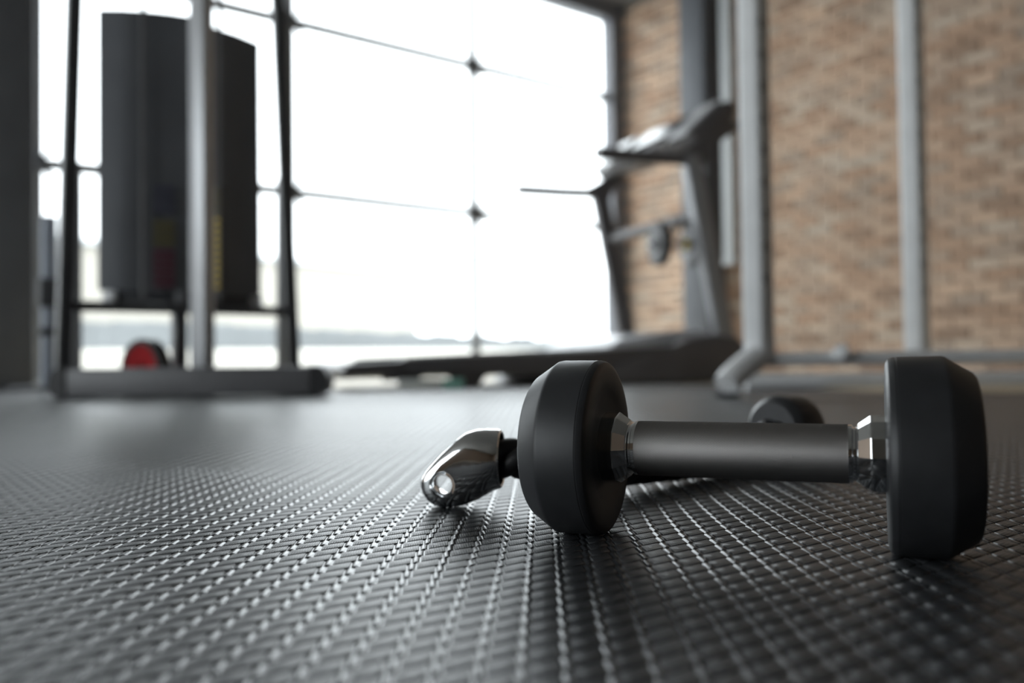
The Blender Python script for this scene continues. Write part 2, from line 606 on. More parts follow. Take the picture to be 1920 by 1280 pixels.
def pad_template(lu, lv, h, top_in, ribs, sh):
    """frustum, its top optionally broken into rows of ridges across U"""
    V, F = [], []
    def q(*i): F.append(i)
    hu, hv = lu / 2, lv / 2
    tu, tv = hu - top_in, hv - top_in
    V += [(-hu, -hv, 0), (hu, -hv, 0), (hu, hv, 0), (-hu, hv, 0)]
    V += [(-tu, -tv, h), (tu, -tv, h), (tu, tv, h), (-tu, tv, h)]
    q(0, 1, 5, 4); q(1, 2, 6, 5); q(2, 3, 7, 6); q(3, 0, 4, 7)
    if not ribs:
        q(4, 5, 6, 7)
    else:
        q(4, 5, 6, 7)
        nu, nv = ribs
        su, sv = 2 * tu / nu, 2 * tv / nv
        for i in range(nu):
            for j in range(nv):
                cu, cv = -tu + su * (i + 0.5), -tv + sv * (j + 0.5)
                b = len(V)
                e1, e2, k = su * 0.40, sv * 0.40, h + sh
                V += [(cu - e1, cv - e2, h), (cu + e1, cv - e2, h), (cu + e1, cv + e2, h), (cu - e1, cv + e2, h), (cu, cv, k)]
                q(b, b + 1, b + 4); q(b + 1, b + 2, b + 4); q(b + 2, b + 3, b + 4); q(b + 3, b, b + 4)
    return np.array(V), F


def bar_template(lu, lv, h, ns, ends):
    """smooth bar along V with a rounded back"""
    V, F = [], []
    prof = [(-0.5 * math.cos(math.pi * k / ns), 1.0 - (math.cos(math.pi * k / ns)) ** 2) for k in range(ns + 1)]
    for s, e in ends:
        for (a, z) in prof:
            V.append((a * lu, s * lv, z * h * e))
    n = len(prof)
    for r in range(len(ends) - 1):
        for k in range(n - 1):
            F.append((r * n + k, r * n + k + 1, (r + 1) * n + k + 1, (r + 1) * n + k))
    return np.array(V), F


def instance_mesh(name, tmpl, centres):
    V, F = tmpl
    nV = len(V)
    V = V.copy()
    V[:, 0] -= SHEAR * V[:, 1]        # the weave is slanted against its rows
    uv = np.array([[U.x, U.y, 0], [W.x, W.y, 0], [0, 0, 1]])
    base = V @ uv
    allv = (centres[:, None, :] + base[None, :, :]).reshape(-1, 3)
    lens = np.array([len(f) for f in F])
    flat = np.array([i for f in F for i in f])
    n = len(centres)
    loops = (flat[None, :] + (np.arange(n) * nV)[:, None]).reshape(-1)
    tot = np.tile(lens, n)
    start = np.concatenate([[0], np.cumsum(tot)[:-1]])
    me = bpy.data.meshes.new(name)
    me.vertices.add(len(allv))
    me.vertices.foreach_set('co', allv.reshape(-1))
    me.loops.add(len(loops))
    me.loops.foreach_set('vertex_index', loops.astype(np.int32))
    me.polygons.add(len(tot))
    me.polygons.foreach_set('loop_start', start.astype(np.int32))
    me.update(calc_edges=True)
    return me


ii, jj = np.meshgrid(np.arange(-420, 420), np.arange(-420, 420), indexing='ij')
cu, cv = ii * CU, jj * CV
cx, cy = cu * U.x + cv * W.x, cu * U.y + cv * W.y
keep = (cy > 0.12) & (cy < 4.6) & (np.abs(cx) < 0.66 * cy + 0.16)
inner = [p for p in outline]
keep &= poly_inside(cx, cy, inner)
ptype = ((ii + jj) % 2 == 0)
cz = np.full(cx.shape, MAT_BASE)
cent = np.stack([cx, cy, cz], -1)
BAR_ENDS = ((-0.5, 0.0), (-0.45, 0.8), (-0.38, 1.0), (0.38, 1.0), (0.45, 0.8), (0.5, 0.0))
BAR_ENDS_FAR = ((-0.5, 0.0), (-0.43, 1.0), (0.43, 1.0), (0.5, 0.0))
padA = keep & ptype
for d0, d1, hp_, studs, sh in ((0.0, 0.7, 0.00060, (8, 4), 0.00024), (0.7, 0.9, 0.00054, (8, 4), 0.00020), (0.9, 1.1, 0.00048, (6, 3), 0.00020),
                               (1.1, 1.35, 0.00042, (6, 3), 0.00016), (1.35, 1.7, 0.00036, (5, 2), 0.00012), (1.7, 2.2, 0.00031, (4, 2), 0.00008), (2.2, 9.0, 0.00027, None, 0)):
    zone = (cy >= d0) & (cy < d1)
    for nm, msk, tm_, mm in (('studded_pads', padA & zone, pad_template(0.0136, 0.0106, hp_, 0.00010, studs, sh), 'mat_studs'),
                             ('cross_bars', keep & ~ptype & zone, bar_template(0.0046, 0.0116, hp_ * 1.25, 8 if d1 < 1.0 else 4, BAR_ENDS if d1 < 1.0 else BAR_ENDS_FAR), 'mat_rubber')):
        if not msk.any():
            continue
        o = link(nm, instance_mesh(nm, tm_, cent[msk]), M[mm], gm, smooth=(nm == 'cross_bars'))
        tag(o, kind='stuff')
settle(gm)

# ================================================================== MAIN DUMBBELL
TH = math.radians(22.7)
AX = Vector((math.cos(TH), -math.sin(TH), 0))
MAT_TOP = MAT_BASE + 0.00076
HR = 0.054


def head_profile(R, T, s):
    """axial runs from the inner face (0) to the outer face (T); s flips it for the other end"""
    p = [(0.0015, 0.0), (0.0015, 0.60 * R), (0.0005, 0.66 * R), (0.0, 0.80 * R), (0.0, R - 0.0052), (0.0004, R - 0.0032), (0.0014, R - 0.0014), (0.003, R - 0.0004),
         (0.0048, R), (0.0052, R - 0.0003), (0.0056, R), (0.62 * T, R + 0.0002), (0.66 * T, R - 0.0002), (0.69 * T, R - 0.0012), (0.95 * T, R - 0.0088), (0.985 * T, R - 0.0108), (T, R - 0.0135),
         (T, 0.5 * R), (T - 0.0006, 0.48 * R), (T - 0.0006, 0.0)]
    return [(s * a, r) for a, r in p]


def knurled(name, a0, a1, r, origin, axis, m, parent, pitch=0.00100, depth=0.00026):
    """real diamond knurling: pyramids on a cylinder"""
    d, s, t = frame_of(axis)
    nc = int(round(2 * math.pi * r / pitch))
    sub = 4
    na = int(round((a1 - a0) / pitch))
    ang = np.arange(nc * sub) * (2 * math.pi / (nc * sub))
    al = np.linspace(a0, a1, na * sub + 1)
    A, L = np.meshgrid(ang, al, indexing='xy')
    u = A / (2 * math.pi) * nc
    v = (L - a0) / pitch * 0.58
    tri = lambda x: np.abs((x % 1.0) * 2 - 1)
    h = 1 - np.maximum(tri(u + v), tri(u - v))
    rr = r - depth + depth * 1.6 * h
    D, Sv, Tv = (np.array(q) for q in (d, s, t))
    P = np.array(origin) + L[..., None] * D + rr[..., None] * (np.cos(A)[..., None] * Sv + np.sin(A)[..., None] * Tv)
    n0, n1 = P.shape[:2]
    idx = np.arange(n0 * n1).reshape(n0, n1)
    q = np.stack([idx[:-1], np.roll(idx, -1, 1)[:-1], np.roll(idx, -1, 1)[1:], idx[1:]], -1).reshape(-1, 4)
    me = bpy.data.meshes.new(name)
    me.vertices.add(n0 * n1)
    me.vertices.foreach_set('co', P.reshape(-1))
    me.loops.add(q.size)
    me.loops.foreach_set('vertex_index', q.reshape(-1).astype(np.int32))
    me.polygons.add(len(q))
    me.polygons.foreach_set('loop_start', (np.arange(len(q)) * 4).astype(np.int32))
    me.update(calc_edges=True)
    return link(name, me, m, parent)


def dumbbell(mid, axis, L, R, T, r, label):
    root = thing('dumbbell', (mid.x, mid.y, 0), label, 'dumbbell')
    o = Vector((mid.x, mid.y, MAT_TOP + R))
    gi = L / 2 - T / 2                       # half distance between the inner faces
    for s in (-1, 1):
        h = lathe('head', head_profile(R, T, s), o + axis * (s * gi), axis, M['rubber'], root, n=128, deg=28)
        k = 0.0125
        cp = [(0.0035, 0.0), (0.0035, 0.0218), (-0.0075, 0.0218), (-0.0145, 0.0168), (-0.0145, 0.0)]
        col = lathe('collar', [(s * (a), q) for a, q in cp], o + axis * (s * gi), axis, M['chrome'], root, n=12, smooth=False)
        bmod = col.modifiers.new('soften', 'BEVEL')
        bmod.width = 0.0005
        bmod.segments = 2
        lathe('sleeve', [(s * a, q) for a, q in [(-0.010, 0.0), (-0.010, r - 0.0006), (-0.0150, r - 0.0006), (-0.0156, r - 0.0014), (-0.0168, r - 0.0014), (-0.0174, r - 0.0002), (-0.0196, r - 0.0002), (-0.0200, 0.0)]],
              o + axis * (s * gi), axis, M['chrome'], root, n=64)
    knurled('grip', -(gi - 0.0194), gi - 0.0194, r, o, axis, M['steel'], root)
    settle(root)
    return root


dumbbell(Vector((0.1329, 0.5033, 0)), AX, 0.2035, HR, 0.045, 0.0165, 'round black rubber dumbbell with knurled steel handle in the foreground')

# ================================================================== TRICEPS ROPE BEHIND THE DUMBBELL
E = Vector((0.985, -0.13, 0)).normalized()  # axis of the chrome swivel, out of which the rope comes
EN = Vector((-E.y, E.x, 0)).normalized()    # away from the camera
hb0 = at(905, 874, 0.645)
hb0.z = 0.0352
g0 = hb0 + E * 0.018
hroot = thing('triceps_rope', (0.12, 0.72, 0), 'black twisted triceps rope with a chrome swivel eye lying behind the dumbbell', 'rope')
RA = Vector((0.80, 0.60, 0)).normalized()   # axis of the rubber end knob
rc = Vector((0.281, 0.885, 0))
RR = 0.0345
ro = Vector((rc.x, rc.y, MAT_TOP + RR))


def spline(P, n):
    """Catmull-Rom through the points"""
    P = [P[0] * 2 - P[1]] + list(P) + [P[-1] * 2 - P[-2]]
    out = []
    for i in range(1, len(P) - 2):
        p0, p1, p2, p3 = P[i - 1], P[i], P[i + 1], P[i + 2]
        for k in range(n):
            t = k / n
            out.append(0.5 * (2 * p1 + (p2 - p0) * t + (2 * p0 - 5 * p1 + 4 * p2 - p3) * t * t + (3 * p1 - p0 - 3 * p2 + p3) * t ** 3))
    out.append(P[-2])
    return out


rope_path = spline([g0 - E * 0.011, g0 + E * 0.012, Vector((0.040, 0.655, 0.0285)), Vector((0.078, 0.690, 0.0215)), Vector((0.115, 0.724, 0.0190)), Vector((0.165, 0.768, 0.0170)),
                    Vector((0.212, 0.818, 0.0185)), ro - RA * 0.036 - Z * 0.006, ro - RA * 0.018], 26)
bm = bmesh.new()
for strand in range(3):
    pts, dist = [], 0.0
    for i, p in enumerate(rope_path):
        if i:
            dist += (p - rope_path[i - 1]).length
        d_ = (rope_path[min(i + 1, len(rope_path) - 1)] - rope_path[max(i - 1, 0)])
        d_, s_, t_ = frame_of(d_)
        th = 2 * math.pi * (dist / 0.056 + strand / 3)
        pts.append(p + (s_ * math.cos(th) + t_ * math.sin(th)) * 0.0074)
    add_tube(bm, pts, 0.0080, 10)
from_bm('rope', bm, M['grip'], hroot, smooth=True)
# chrome swivel: a cast sleeve around the rope end that flattens into an eye with a hole
ex = -E
ECQ, ECZ = 0.0465, -0.0178
sect = [(0.0120, 0.0190, -0.0190, 0.0190, 2.0, 0.0), (0.0040, 0.0192, -0.0192, 0.0192, 2.0, 0.0), (0.0032, 0.0205, -0.0205, 0.0205, 2.0, 0.0), (0.0042, 0.0219, -0.0219, 0.0219, 2.0, 0.0),
        (0.0062, 0.0224, -0.0226, 0.0224, 2.0, 0.0), (0.0095, 0.0225, -0.0236, 0.0222, 2.05, 0.0), (0.0140, 0.0227, -0.0262, 0.0214, 2.2, -0.0005), (0.0210, 0.0225, -0.0300, 0.0192, 2.5, -0.0015),
        (0.0290, 0.0204, -0.0331, 0.0165, 2.9, -0.0028), (0.0370, 0.0150, -0.0347, 0.0142, 3.3, -0.0038), (0.0465, 0.0068, -0.0353, 0.0128, 3.5, -0.0042), (0.0530, 0.0002, -0.0341, 0.0122, 3.3, -0.0042),
        (0.0580, -0.0050, -0.0312, 0.0112, 2.9, -0.0042), (0.0615, -0.0098, -0.0268, 0.0094, 2.5, -0.0042), (0.0634, -0.0140, -0.0222, 0.0066, 2.2, -0.0042)]
bm = bmesh.new()
rings = []
NS = 48
for (q, zt, zb, hw, ex_, sh_) in sect:
    c_, hh = (zt + zb) / 2, (zt - zb) / 2
    ring = []
    for k in range(NS):
        th = 2 * math.pi * k / NS
        cs_, sn_ = math.cos(th), math.sin(th)
        ring.append(bm.verts.new(g0 + ex * q + EN * (sh_ + hw * math.copysign(abs(cs_) ** (2 / ex_), cs_)) + Z * (c_ + hh * math.copysign(abs(sn_) ** (2 / ex_), sn_))))
    rings.append(ring)
for r0, r1 in zip(rings, rings[1:]):
    for k in range(NS):
        bm.faces.new((r0[k], r0[(k + 1) % NS], r1[(k + 1) % NS], r1[k]))
bm.faces.new(rings[0][::-1])
bm.faces.new(rings[-1])
swivel = from_bm('swivel_eye', bm, M['chrome'], hroot, smooth=True)
cut = lathe('hole_cutter', [(-0.03, 0.0), (-0.03, 0.0125), (-0.0172, 0.0105), (-0.0145, 0.0082), (-0.0110, 0.0068), (0.0025, 0.0068), (0.0062, 0.0082), (0.0090, 0.0105), (0.03, 0.0125), (0.03, 0.0)],
            g0 + ex * ECQ + Z * ECZ, EN, M['chrome'], None, n=32)
settle(hroot)
bo = swivel.modifiers.new('hole', 'BOOLEAN')
bo.operation = 'DIFFERENCE'
bo.object = cut
bo.solver = 'EXACT'
bpy.context.view_layer.update()
dg = bpy.context.evaluated_depsgraph_get()
me = bpy.data.meshes.new_from_object(swivel.evaluated_get(dg))
swivel.modifiers.clear()
swivel.data = me
bpy.data.objects.remove(cut)
me.polygons.foreach_set('use_smooth', [True] * len(me.polygons))
sharp(swivel, 38)
# stubby rubber knob on the far end of the rope
kn = lathe('end_knob', [(-0.0215, 0), (-0.0215, RR - 0.0065), (-0.0205, RR - 0.0055), (-0.0150, RR - 0.0006), (-0.0130, RR), (0.018, RR), (0.0225, RR - 0.002), (0.0245, RR - 0.006), (0.0245, 0)], ro, RA, M['rubber'], hroot, n=64)
tag(kn, 'stubby black rubber end knob')
settle(hroot)

# ================================================================== WEIGHT STACK MACHINE (left)
wm = thing('weight_machine', (-1.1, 3.2, 0), 'weight stack machine with dark shrouds and a silver post at the left', 'machine')
ZT = 2.35
# front foot beam
fl, fr = at(135, 719, 2.93), at(590, 716, 2.93)
fl.z = fr.z = MAT_TOP + 0.052
fb = bar('foot_beam', fl, fr, 0.10, 0.098, M['frame_dark'], wm, bevel=0.012)
dirx = (fr - fl).normalized()
for p, s in ((fl, -1), (fr, 1)):
    prism('end_cap', [p + dirx * (s * 0.001) + dirx * (s * 0.055 * abs(math.cos(t)) ** 0.55) + Z * (0.0515 * math.sin(t)) - Y * 0.052 for t in [math.radians(-90 + 180 * k / 12) for k in range(13)]], Y * 0.104, M['cap'], wm)


def foot(px, d, z):
    """point at picture column px, d ahead, height z"""
    v = at(px, 640, d)
    k = at(px, 640 + 400, d)
    t = (z - v.z) / (k.z - v.z)
    return v + (k - v) * t


# slanted black uprights
lb, lt = foot(117, 3.00, MAT_TOP + 0.003), foot(139, 3.00, 1.39)
rb, rt = foot(552, 3.52, MAT_TOP + 0.003), foot(521, 3.52, 1.60)
for b_, t_, w_ in ((lb, lt, 0.060), (rb, rt, 0.044)):
    top = b_ + (t_ - b_) * (ZT / t_.z)
    bar('upright', b_, top, w_, 0.05, M['frame_black'], wm, bevel=0.006, up=U)
# rear grey posts
for px, d in ((143, 3.62), (527, 4.0)):
    bar('rear_post', foot(px, d, MAT_TOP), foot(px, d, 0.98), 0.035, 0.04, M['grey'], wm, bevel=0.005, up=U)
# crossbar and short post under the stack
cl_, cr_ = foot(118, 3.02, 0.325), foot(545, 3.54, 0.325)
bar('cross_member', cl_, cr_, 0.05, 0.038, M['frame_black'], wm, bevel=0.005)
bar('short_post', foot(336, 3.28, MAT_TOP), foot(336, 3.28, 0.31), 0.055, 0.05, M['frame_black'], wm, bevel=0.005, up=U)
for (p, q) in ((lb, fl), (rb, fr)):
    bar('side_rail', Vector((p.x, p.y + 0.3, MAT_TOP + 0.03)), Vector((q.x if q is fl else q.x - 0.05, q.y + 0.03, MAT_TOP + 0.03)), 0.06, 0.055, M['frame_black'], wm, bevel=0.005)
# silver front post: square tube standing on edge
pb = foot(380, 3.06, MAT_TOP)
sp = Matrix.Rotation(math.radians(45), 4, 'Z')
box('front_post', (pb.x, pb.y, ZT / 2 + MAT_TOP), (0.070, 0.056, ZT), M['silver_mid'], wm, ax=Vector((0.90, -0.43, 0)), bevel=0.006)
box('top_beam', ((lt.x + rt.x) / 2, 3.25, ZT + 0.03), (0.95, 0.08, 0.06), M['frame_black'], wm, ax=Vector((0.85, 0.5, 0)), bevel=0.006)


# shroud panels, folded sheets standing off the stack
def sheet(name, pts, z0, z1, th, m, parent):
    """vertical sheet through ground points, th thick"""
    bm = bmesh.new()
    n = len(pts)
    nr = []
    for i in range(n):
        d_ = (pts[min(i + 1, n - 1)] - pts[max(i - 1, 0)]).normalized()
        nr.append(Vector((-d_.y, d_.x, 0)))
    ring = []
    for z in (z0, z1):
        ring.append([bm.verts.new(Vector((p.x, p.y, z))) for p in pts] + [bm.verts.new(Vector((p.x, p.y, z)) + k * th) for p, k in zip(reversed(pts), reversed(nr))])
    k = len(ring[0])
    for i in range(k):
        bm.faces.new((ring[0][i], ring[0][(i + 1) % k], ring[1][(i + 1) % k], ring[1][i]))
    for r_ in ring:
        for i in range(n - 1):
            bm.faces.new((r_[i], r_[i + 1], r_[k - 2 - i], r_[k - 1 - i]))
    return sharp(from_bm(name, bm, m, parent, smooth=True), 40)


pl_pts = [foot(184, 3.21, 0), foot(230, 3.215, 0), foot(275, 3.23, 0), foot(320, 3.255, 0), foot(362, 3.29, 0)]
pr_pts = [foot(388, 3.33, 0), foot(415, 3.375, 0), foot(450, 3.44, 0), foot(490, 3.54, 0)]
sl = sheet('shroud', pl_pts, 0.395, 1.465, 0.012, M['shroud'], wm)
sr = sheet('shroud', pr_pts, 0.385, 1.45, 0.012, M['shroud'], wm)
for px, d in ((200, 3.215), (338, 3.262), (395, 3.335), (478, 3.50)):
    p = foot(px, d, 0)
    box('shroud_bracket', (p.x, p.y + 0.03, 0.37), (0.045, 0.05, 0.05), M['silver'] if px in (200, 478) else M['frame_black'], wm, bevel=0.005)
# guide rods
for px, d in ((269, 3.19), (412, 3.34)):
    tube('guide_rod', [foot(px, d, 0.36), foot(px, d, ZT)], 0.009, M['frame_dark'], wm, n=12)
for pa_, pb_ in ((212, 352), (392, 482)):
    d0_, d1_ = (3.235, 3.30) if pa_ == 212 else (3.36, 3.53)
    bar('stack_base', foot(pa_, d0_ + 0.05, 0.368), foot(pb_, d1_ + 0.05, 0.368), 0.08, 0.062, M['frame_black'], wm, bevel=0.004)
# weight stack seen between the shrouds, every plate with its label
cs = foot(385, 3.52, 0)
pz = 0.40
for k in range(16):
    z = pz + 0.0285 * (k + 0.5)
    pt = box('weight_plate', (cs.x, cs.y, z), (0.24, 0.12, 0.026), M['iron'], wm, ax=U, bevel=0.003)
lab = foot(403, 3.312, 0)
box('label_strip', (lab.x + 0.006, lab.y + 0.018, 0.60), (0.056, 0.030, 0.42), M['frame_black'], wm, ax=Vector((1, -0.45, 0)), bevel=0.003)
for k in range(14):
    z = 0.412 + 0.0285 * k
    box('plate_label', (lab.x, lab.y, z), (0.050, 0.006, 0.0165), M['yellow'] if k < 10 else M['olive'], wm, ax=Vector((1, -0.45, 0)), bevel=0.002)
# stack labels as seen through the smoked left shroud, dimming put into their colours
for i, (y0, y1, m) in enumerate(((345, 400, 'navy'), (412, 462, 'olive'), (466, 540, 'maroon'))):
    n = max(2, int((y1 - y0) / 14))
    for k in range(n):
        yy = y0 + (y1 - y0) * (k + 0.5) / n
        p = at(307, yy, 3.232)
        box('dimmed_stack_label', p, (0.078, 0.003, 0.024), M[m], wm, ax=Vector((1, 0.25, 0)), bevel=0.001)
settle(wm)

# red and black plate leaning behind the foot beam
pc = foot(262, 3.15, 0)
wp = thing('weight_plate', (pc.x, pc.y, 0), 'small red faced weight plate standing behind the machine foot beam', 'weight plate')
po_ = Vector((pc.x, pc.y, MAT_TOP + 0.104))
fa = Vector((-0.42, -0.91, 0)).normalized()
lathe('rim', [(0.0, 0.082), (0.0, 0.099), (-0.006, 0.104), (-0.050, 0.104), (-0.056, 0.099), (-0.056, 0.082)], po_, fa, M['cap'], wp, n=48, closed_ring=True)
lathe('face', [(-0.004, 0.014), (-0.004, 0.0825), (-0.052, 0.0825), (-0.052, 0.014)], po_, fa, M['red'], wp, n=48, closed_ring=True)
settle(wp)

# blue grey post between the column and the machine
bp_ = foot(92, 3.9, 0)
bgp = thing('blue_grey_stand', (bp_.x, bp_.y, 0), 'blue grey upright stand between the dark column and the weight machine', 'stand')
bar('post', foot(92, 3.9, MAT_TOP + 0.02), foot(92, 3.9, 0.80), 0.062, 0.062, M['blue_grey'], bgp, bevel=0.01, up=U)
bar('collar', foot(92, 3.9, 0.38), foot(92, 3.9, 0.51), 0.10, 0.09, M['frame_black'], bgp, bevel=0.006, up=U)
bar('collar', foot(92, 3.9, 0.25), foot(92, 3.9, 0.285), 0.09, 0.09, M['frame_black'], bgp, bevel=0.006, up=U)
box('base', (bp_.x, bp_.y, MAT_TOP + 0.0125), (0.24, 0.24, 0.024), M['frame_black'], bgp, bevel=0.004)
settle(bgp)

# dark column at the left edge, dark column on the brick wall with its duct
lc = foot(-40, 4.35, 0)
cl = bpy.data.objects.new('column_left', None)
C.objects.link(cl)
tag(cl, 'dark grey steel column at the left edge', kind='structure')
box('column_shaft', (lc.x + 0.0, lc.y, (CEIL + FLOOR_Z) / 2), (0.46, 0.32, CEIL - FLOOR_Z), M['column'], cl, ax=U, bevel=0.01)
box('base_plate', (lc.x, lc.y, FLOOR_Z + 0.012), (0.50, 0.36, 0.024), M['column'], cl, ax=U, bevel=0.003)
CWW = 1.08
cr = bpy.data.objects.new('column_right', None)
C.objects.link(cr)
tag(cr, 'dark grey steel column standing against the brick wall', kind='structure')
box('column_shaft', room(-0.14, CWW, (CEIL + FLOOR_Z) / 2), (0.24, 0.26, CEIL - FLOOR_Z), M['column'], cr, ax=U, bevel=0.01)
box('base_plate', room(-0.14, CWW, FLOOR_Z + 0.012), (0.26, 0.30, 0.024), M['column'], cr, ax=U, bevel=0.003)
dp = foot(1374, 6.85, 0)
du = thing('cable_duct', (dp.x, dp.y, 0.9), 'pale grey vertical cable duct ending halfway down the dark column', 'duct')
bar('duct', Vector((dp.x, dp.y, 0.92)), Vector((dp.x, dp.y, CEIL - 0.005)), 0.10, 0.06, M['duct'], du, bevel=0.006, up=U)
bar('end_box', Vector((dp.x, dp.y, 0.86)), Vector((dp.x, dp.y, 0.925)), 0.115, 0.07, M['duct'], du, bevel=0.008, up=U)
settle(du)

# ================================================================== TREADMILL
R0 = Vector((-0.68, 3.50, 0))
F0 = Vector((1.142, 4.30, 0))
TA = (F0 - R0).normalized()              # towards the front of the machine
TL = (F0 - R0).length
TN = Vector((-TA.y, TA.x, 0))            # to the far side
TW = 0.98
tm = thing('treadmill', R0 + TA * 1.0 + TN * 0.4, 'charcoal treadmill standing in front of the window and brick wall', 'treadmill')


def tp(s, n, z):
    return R0 + TA * s + TN * n + Z * z


G = FLOOR_Z
for n in (0.0, TW - 0.10):
    prism('side_rail', [tp(0.24, n, 0.055), tp(0.20, n, 0.085), tp(0.24, n, 0.122), tp(1.62, n, 0.172), tp(1.62, n, 0.060), tp(0.9, n, 0.045)], TN * 0.10, M['tm_dark'], tm, bevel=0.006)
    prism('foot_rail', [tp(0.26, n + 0.005, 0.123), tp(0.26, n + 0.005, 0.133), tp(1.60, n + 0.005, 0.183), tp(1.60, n + 0.005, 0.173)], TN * 0.09, M['tm_top'], tm)
    ft = prism('rear_foot', [tp(0.50, n + 0.02, G), tp(0.46, n + 0.02, 0.06), tp(0.64, n + 0.02, 0.06), tp(0.58, n + 0.02, G)], TN * 0.06, M['tm_dark'], tm, bevel=0.003)
    prism('rear_end_cap', [tp(0.0, n, 0.052), tp(-0.012, n, 0.075), tp(0.0, n, 0.105), tp(0.25, n, 0.118), tp(0.25, n, 0.056)], TN * 0.10, M['tm_dark'], tm, bevel=0.008)
    prism('rear_leg', [tp(0.17, n + 0.02, 0.03), tp(0.15, n + 0.02, 0.07), tp(0.28, n + 0.02, 0.07), tp(0.24, n + 0.02, 0.03)], TN * 0.05, M['tm_dark'], tm, bevel=0.003)
prism('deck', [tp(0.10, 0.10, 0.060), tp(0.06, 0.10, 0.09), tp(0.10, 0.10, 0.112), tp(1.60, 0.10, 0.162), tp(1.60, 0.10, 0.075)], TN * (TW - 0.20), M['belt'], tm, bevel=0.004)
tube('roller', [tp(0.06, 0.09, 0.088), tp(0.06, TW - 0.09, 0.088)], 0.026, M['tm_grey'], tm)
# motor hood: low lip, domed shell, front nose
hood = [tp(1.05, -0.012, G + 0.004), tp(1.10, -0.012, 0.05), tp(1.52, -0.012, 0.135), tp(1.60, -0.012, 0.175), tp(1.70, -0.012, 0.215), tp(1.84, -0.012, 0.232), tp(1.98, -0.012, 0.215), tp(2.06, -0.012, 0.15), tp(2.07, -0.012, G + 0.004)]
prism('motor_hood', hood, TN * (TW + 0.024), M['tm_dark'], tm, bevel=0.02)
prism('hood_top', [tp(1.30, 0.12, 0.155), tp(1.36, 0.12, 0.205), tp(1.62, 0.12, 0.242), tp(1.84, 0.12, 0.262), tp(1.96, 0.12, 0.235), tp(1.70, 0.12, 0.20)], TN * (TW - 0.24), M['tm_top'], tm, bevel=0.012)
# uprights
UPB, UPL = 1.93, 0.19
for n, nm in ((0.03, 0), (TW - 0.03, 1)):
    b_ = tp(UPB, n, 0.17)
    t_ = tp(UPB - UPL * 1.02, n, 1.12)
    bar('upright', b_, t_, 0.058, 0.10, M['tm_grey'] if nm == 0 else M['tm_dark'], tm, bevel=0.012, up=TA)
    # handle arm sweeping back from the upright head to a thin grip
    s0 = UPB - UPL * 1.02
    outline_ = [tp(s0 + 0.05, n - 0.025, 1.04), tp(s0 + 0.10, n - 0.025, 1.16), tp(s0 + 0.28, n - 0.025, 1.27), tp(s0 + 0.30, n - 0.025, 1.32), tp(s0 + 0.20, n - 0.025, 1.30), tp(s0 + 0.0, n - 0.025, 1.17), tp(s0 - 0.10, n - 0.025, 1.115), tp(s0 - 0.12, n - 0.025, 1.085), tp(s0 - 0.05, n - 0.025, 1.07)]
    prism('arm', outline_, TN * 0.05, M['tm_dark'], tm, bevel=0.01)
    tube('hand_grip', [tp(s0 - 0.08, n, 1.098), tp(s0 - 0.25, n, 1.092), tp(s0 - 0.53, n, 1.088)], 0.031, M['tm_dark'], tm)
cz_ = 0.83
s_c = UPB - UPL * (cz_ - 0.17)
tube('crossbar', [tp(s_c, 0.03, cz_), tp(s_c, TW - 0.03, cz_)], 0.030, M['tm_dark'], tm)
# console
s1 = UPB - UPL
con = prism('console', [tp(s1 + 0.02, 0.0, 1.19), tp(s1 - 0.02, 0.0, 1.235), tp(s1 + 0.16, 0.0, 1.40), tp(s1 + 0.24, 0.0, 1.42), tp(s1 + 0.27, 0.0, 1.37), tp(s1 + 0.20, 0.0, 1.22)], TN * TW, M['tm_dark'], tm, bevel=0.02)
prism('screen', [tp(s1 + 0.022, 0.22, 1.282), tp(s1 + 0.018, 0.22, 1.287), tp(s1 + 0.138, 0.22, 1.397), tp(s1 + 0.142, 0.22, 1.392)], TN * 0.40, M['screen'], tm)
prism('console_trim', [tp(s1 - 0.03, 0.02, 1.225), tp(s1 - 0.035, 0.02, 1.238), tp(s1 + 0.165, 0.02, 1.418), tp(s1 + 0.175, 0.02, 1.405)], TN * 0.16, M['tm_top'], tm)
prism('console_trim', [tp(s1 - 0.03, TW - 0.20, 1.225), tp(s1 - 0.035, TW - 0.20, 1.238), tp(s1 + 0.165, TW - 0.20, 1.418), tp(s1 + 0.175, TW - 0.20, 1.405)], TN * 0.18, M['tm_top'], tm)
box('safety_key', tp(s1 - 0.005, 0.42, 1.20), (0.03, 0.05, 0.03), M['blue'], tm, ax=TA, bevel=0.004)
settle(tm)

# twin disc roller hung on the crossbar
aw0 = tp(s_c, 0.20, cz_)
ab = thing('twin_disc_roller', aw0 - Z * 0.12, 'black twin disc roller hanging from the treadmill crossbar', 'roller')
ac = aw0 - Z * 0.13 - TA * 0.05
RX = (TA * 0.98 - TN * 0.19).normalized()
for q, m in ((-0.085, 'cap'), (0.095, 'frame_dark')):
    dsc = lathe('disc', [(-0.026, 0.0), (-0.026, 0.102), (-0.016, 0.114), (0.016, 0.114), (0.026, 0.102), (0.026, 0.0)], ac + RX * q, RX, M[m], ab, n=40)
    lathe('hub', [(0.0, 0.0), (0.0, 0.032), (-0.024, 0.028), (-0.026, 0.0)], ac + RX * (q - 0.020), RX, M['yellow'] if q > 0 else M['tm_grey'], ab, n=24)
tube('axle', [ac - RX * 0.15, ac + RX * 0.15], 0.012, M['tm_grey'], ab, n=12)
for q in (-0.03, 0.03):
    tube('strap', [ac + RX * q, ac + RX * q + TA * 0.02 + Z * 0.06, aw0 + TN * q + TA * 0.036 + Z * 0.0, aw0 + TN * q + Z * 0.036, aw0 + TN * q - TA * 0.036, ac + RX * q], 0.004, M['cap'], ab, n=8)
settle(ab)

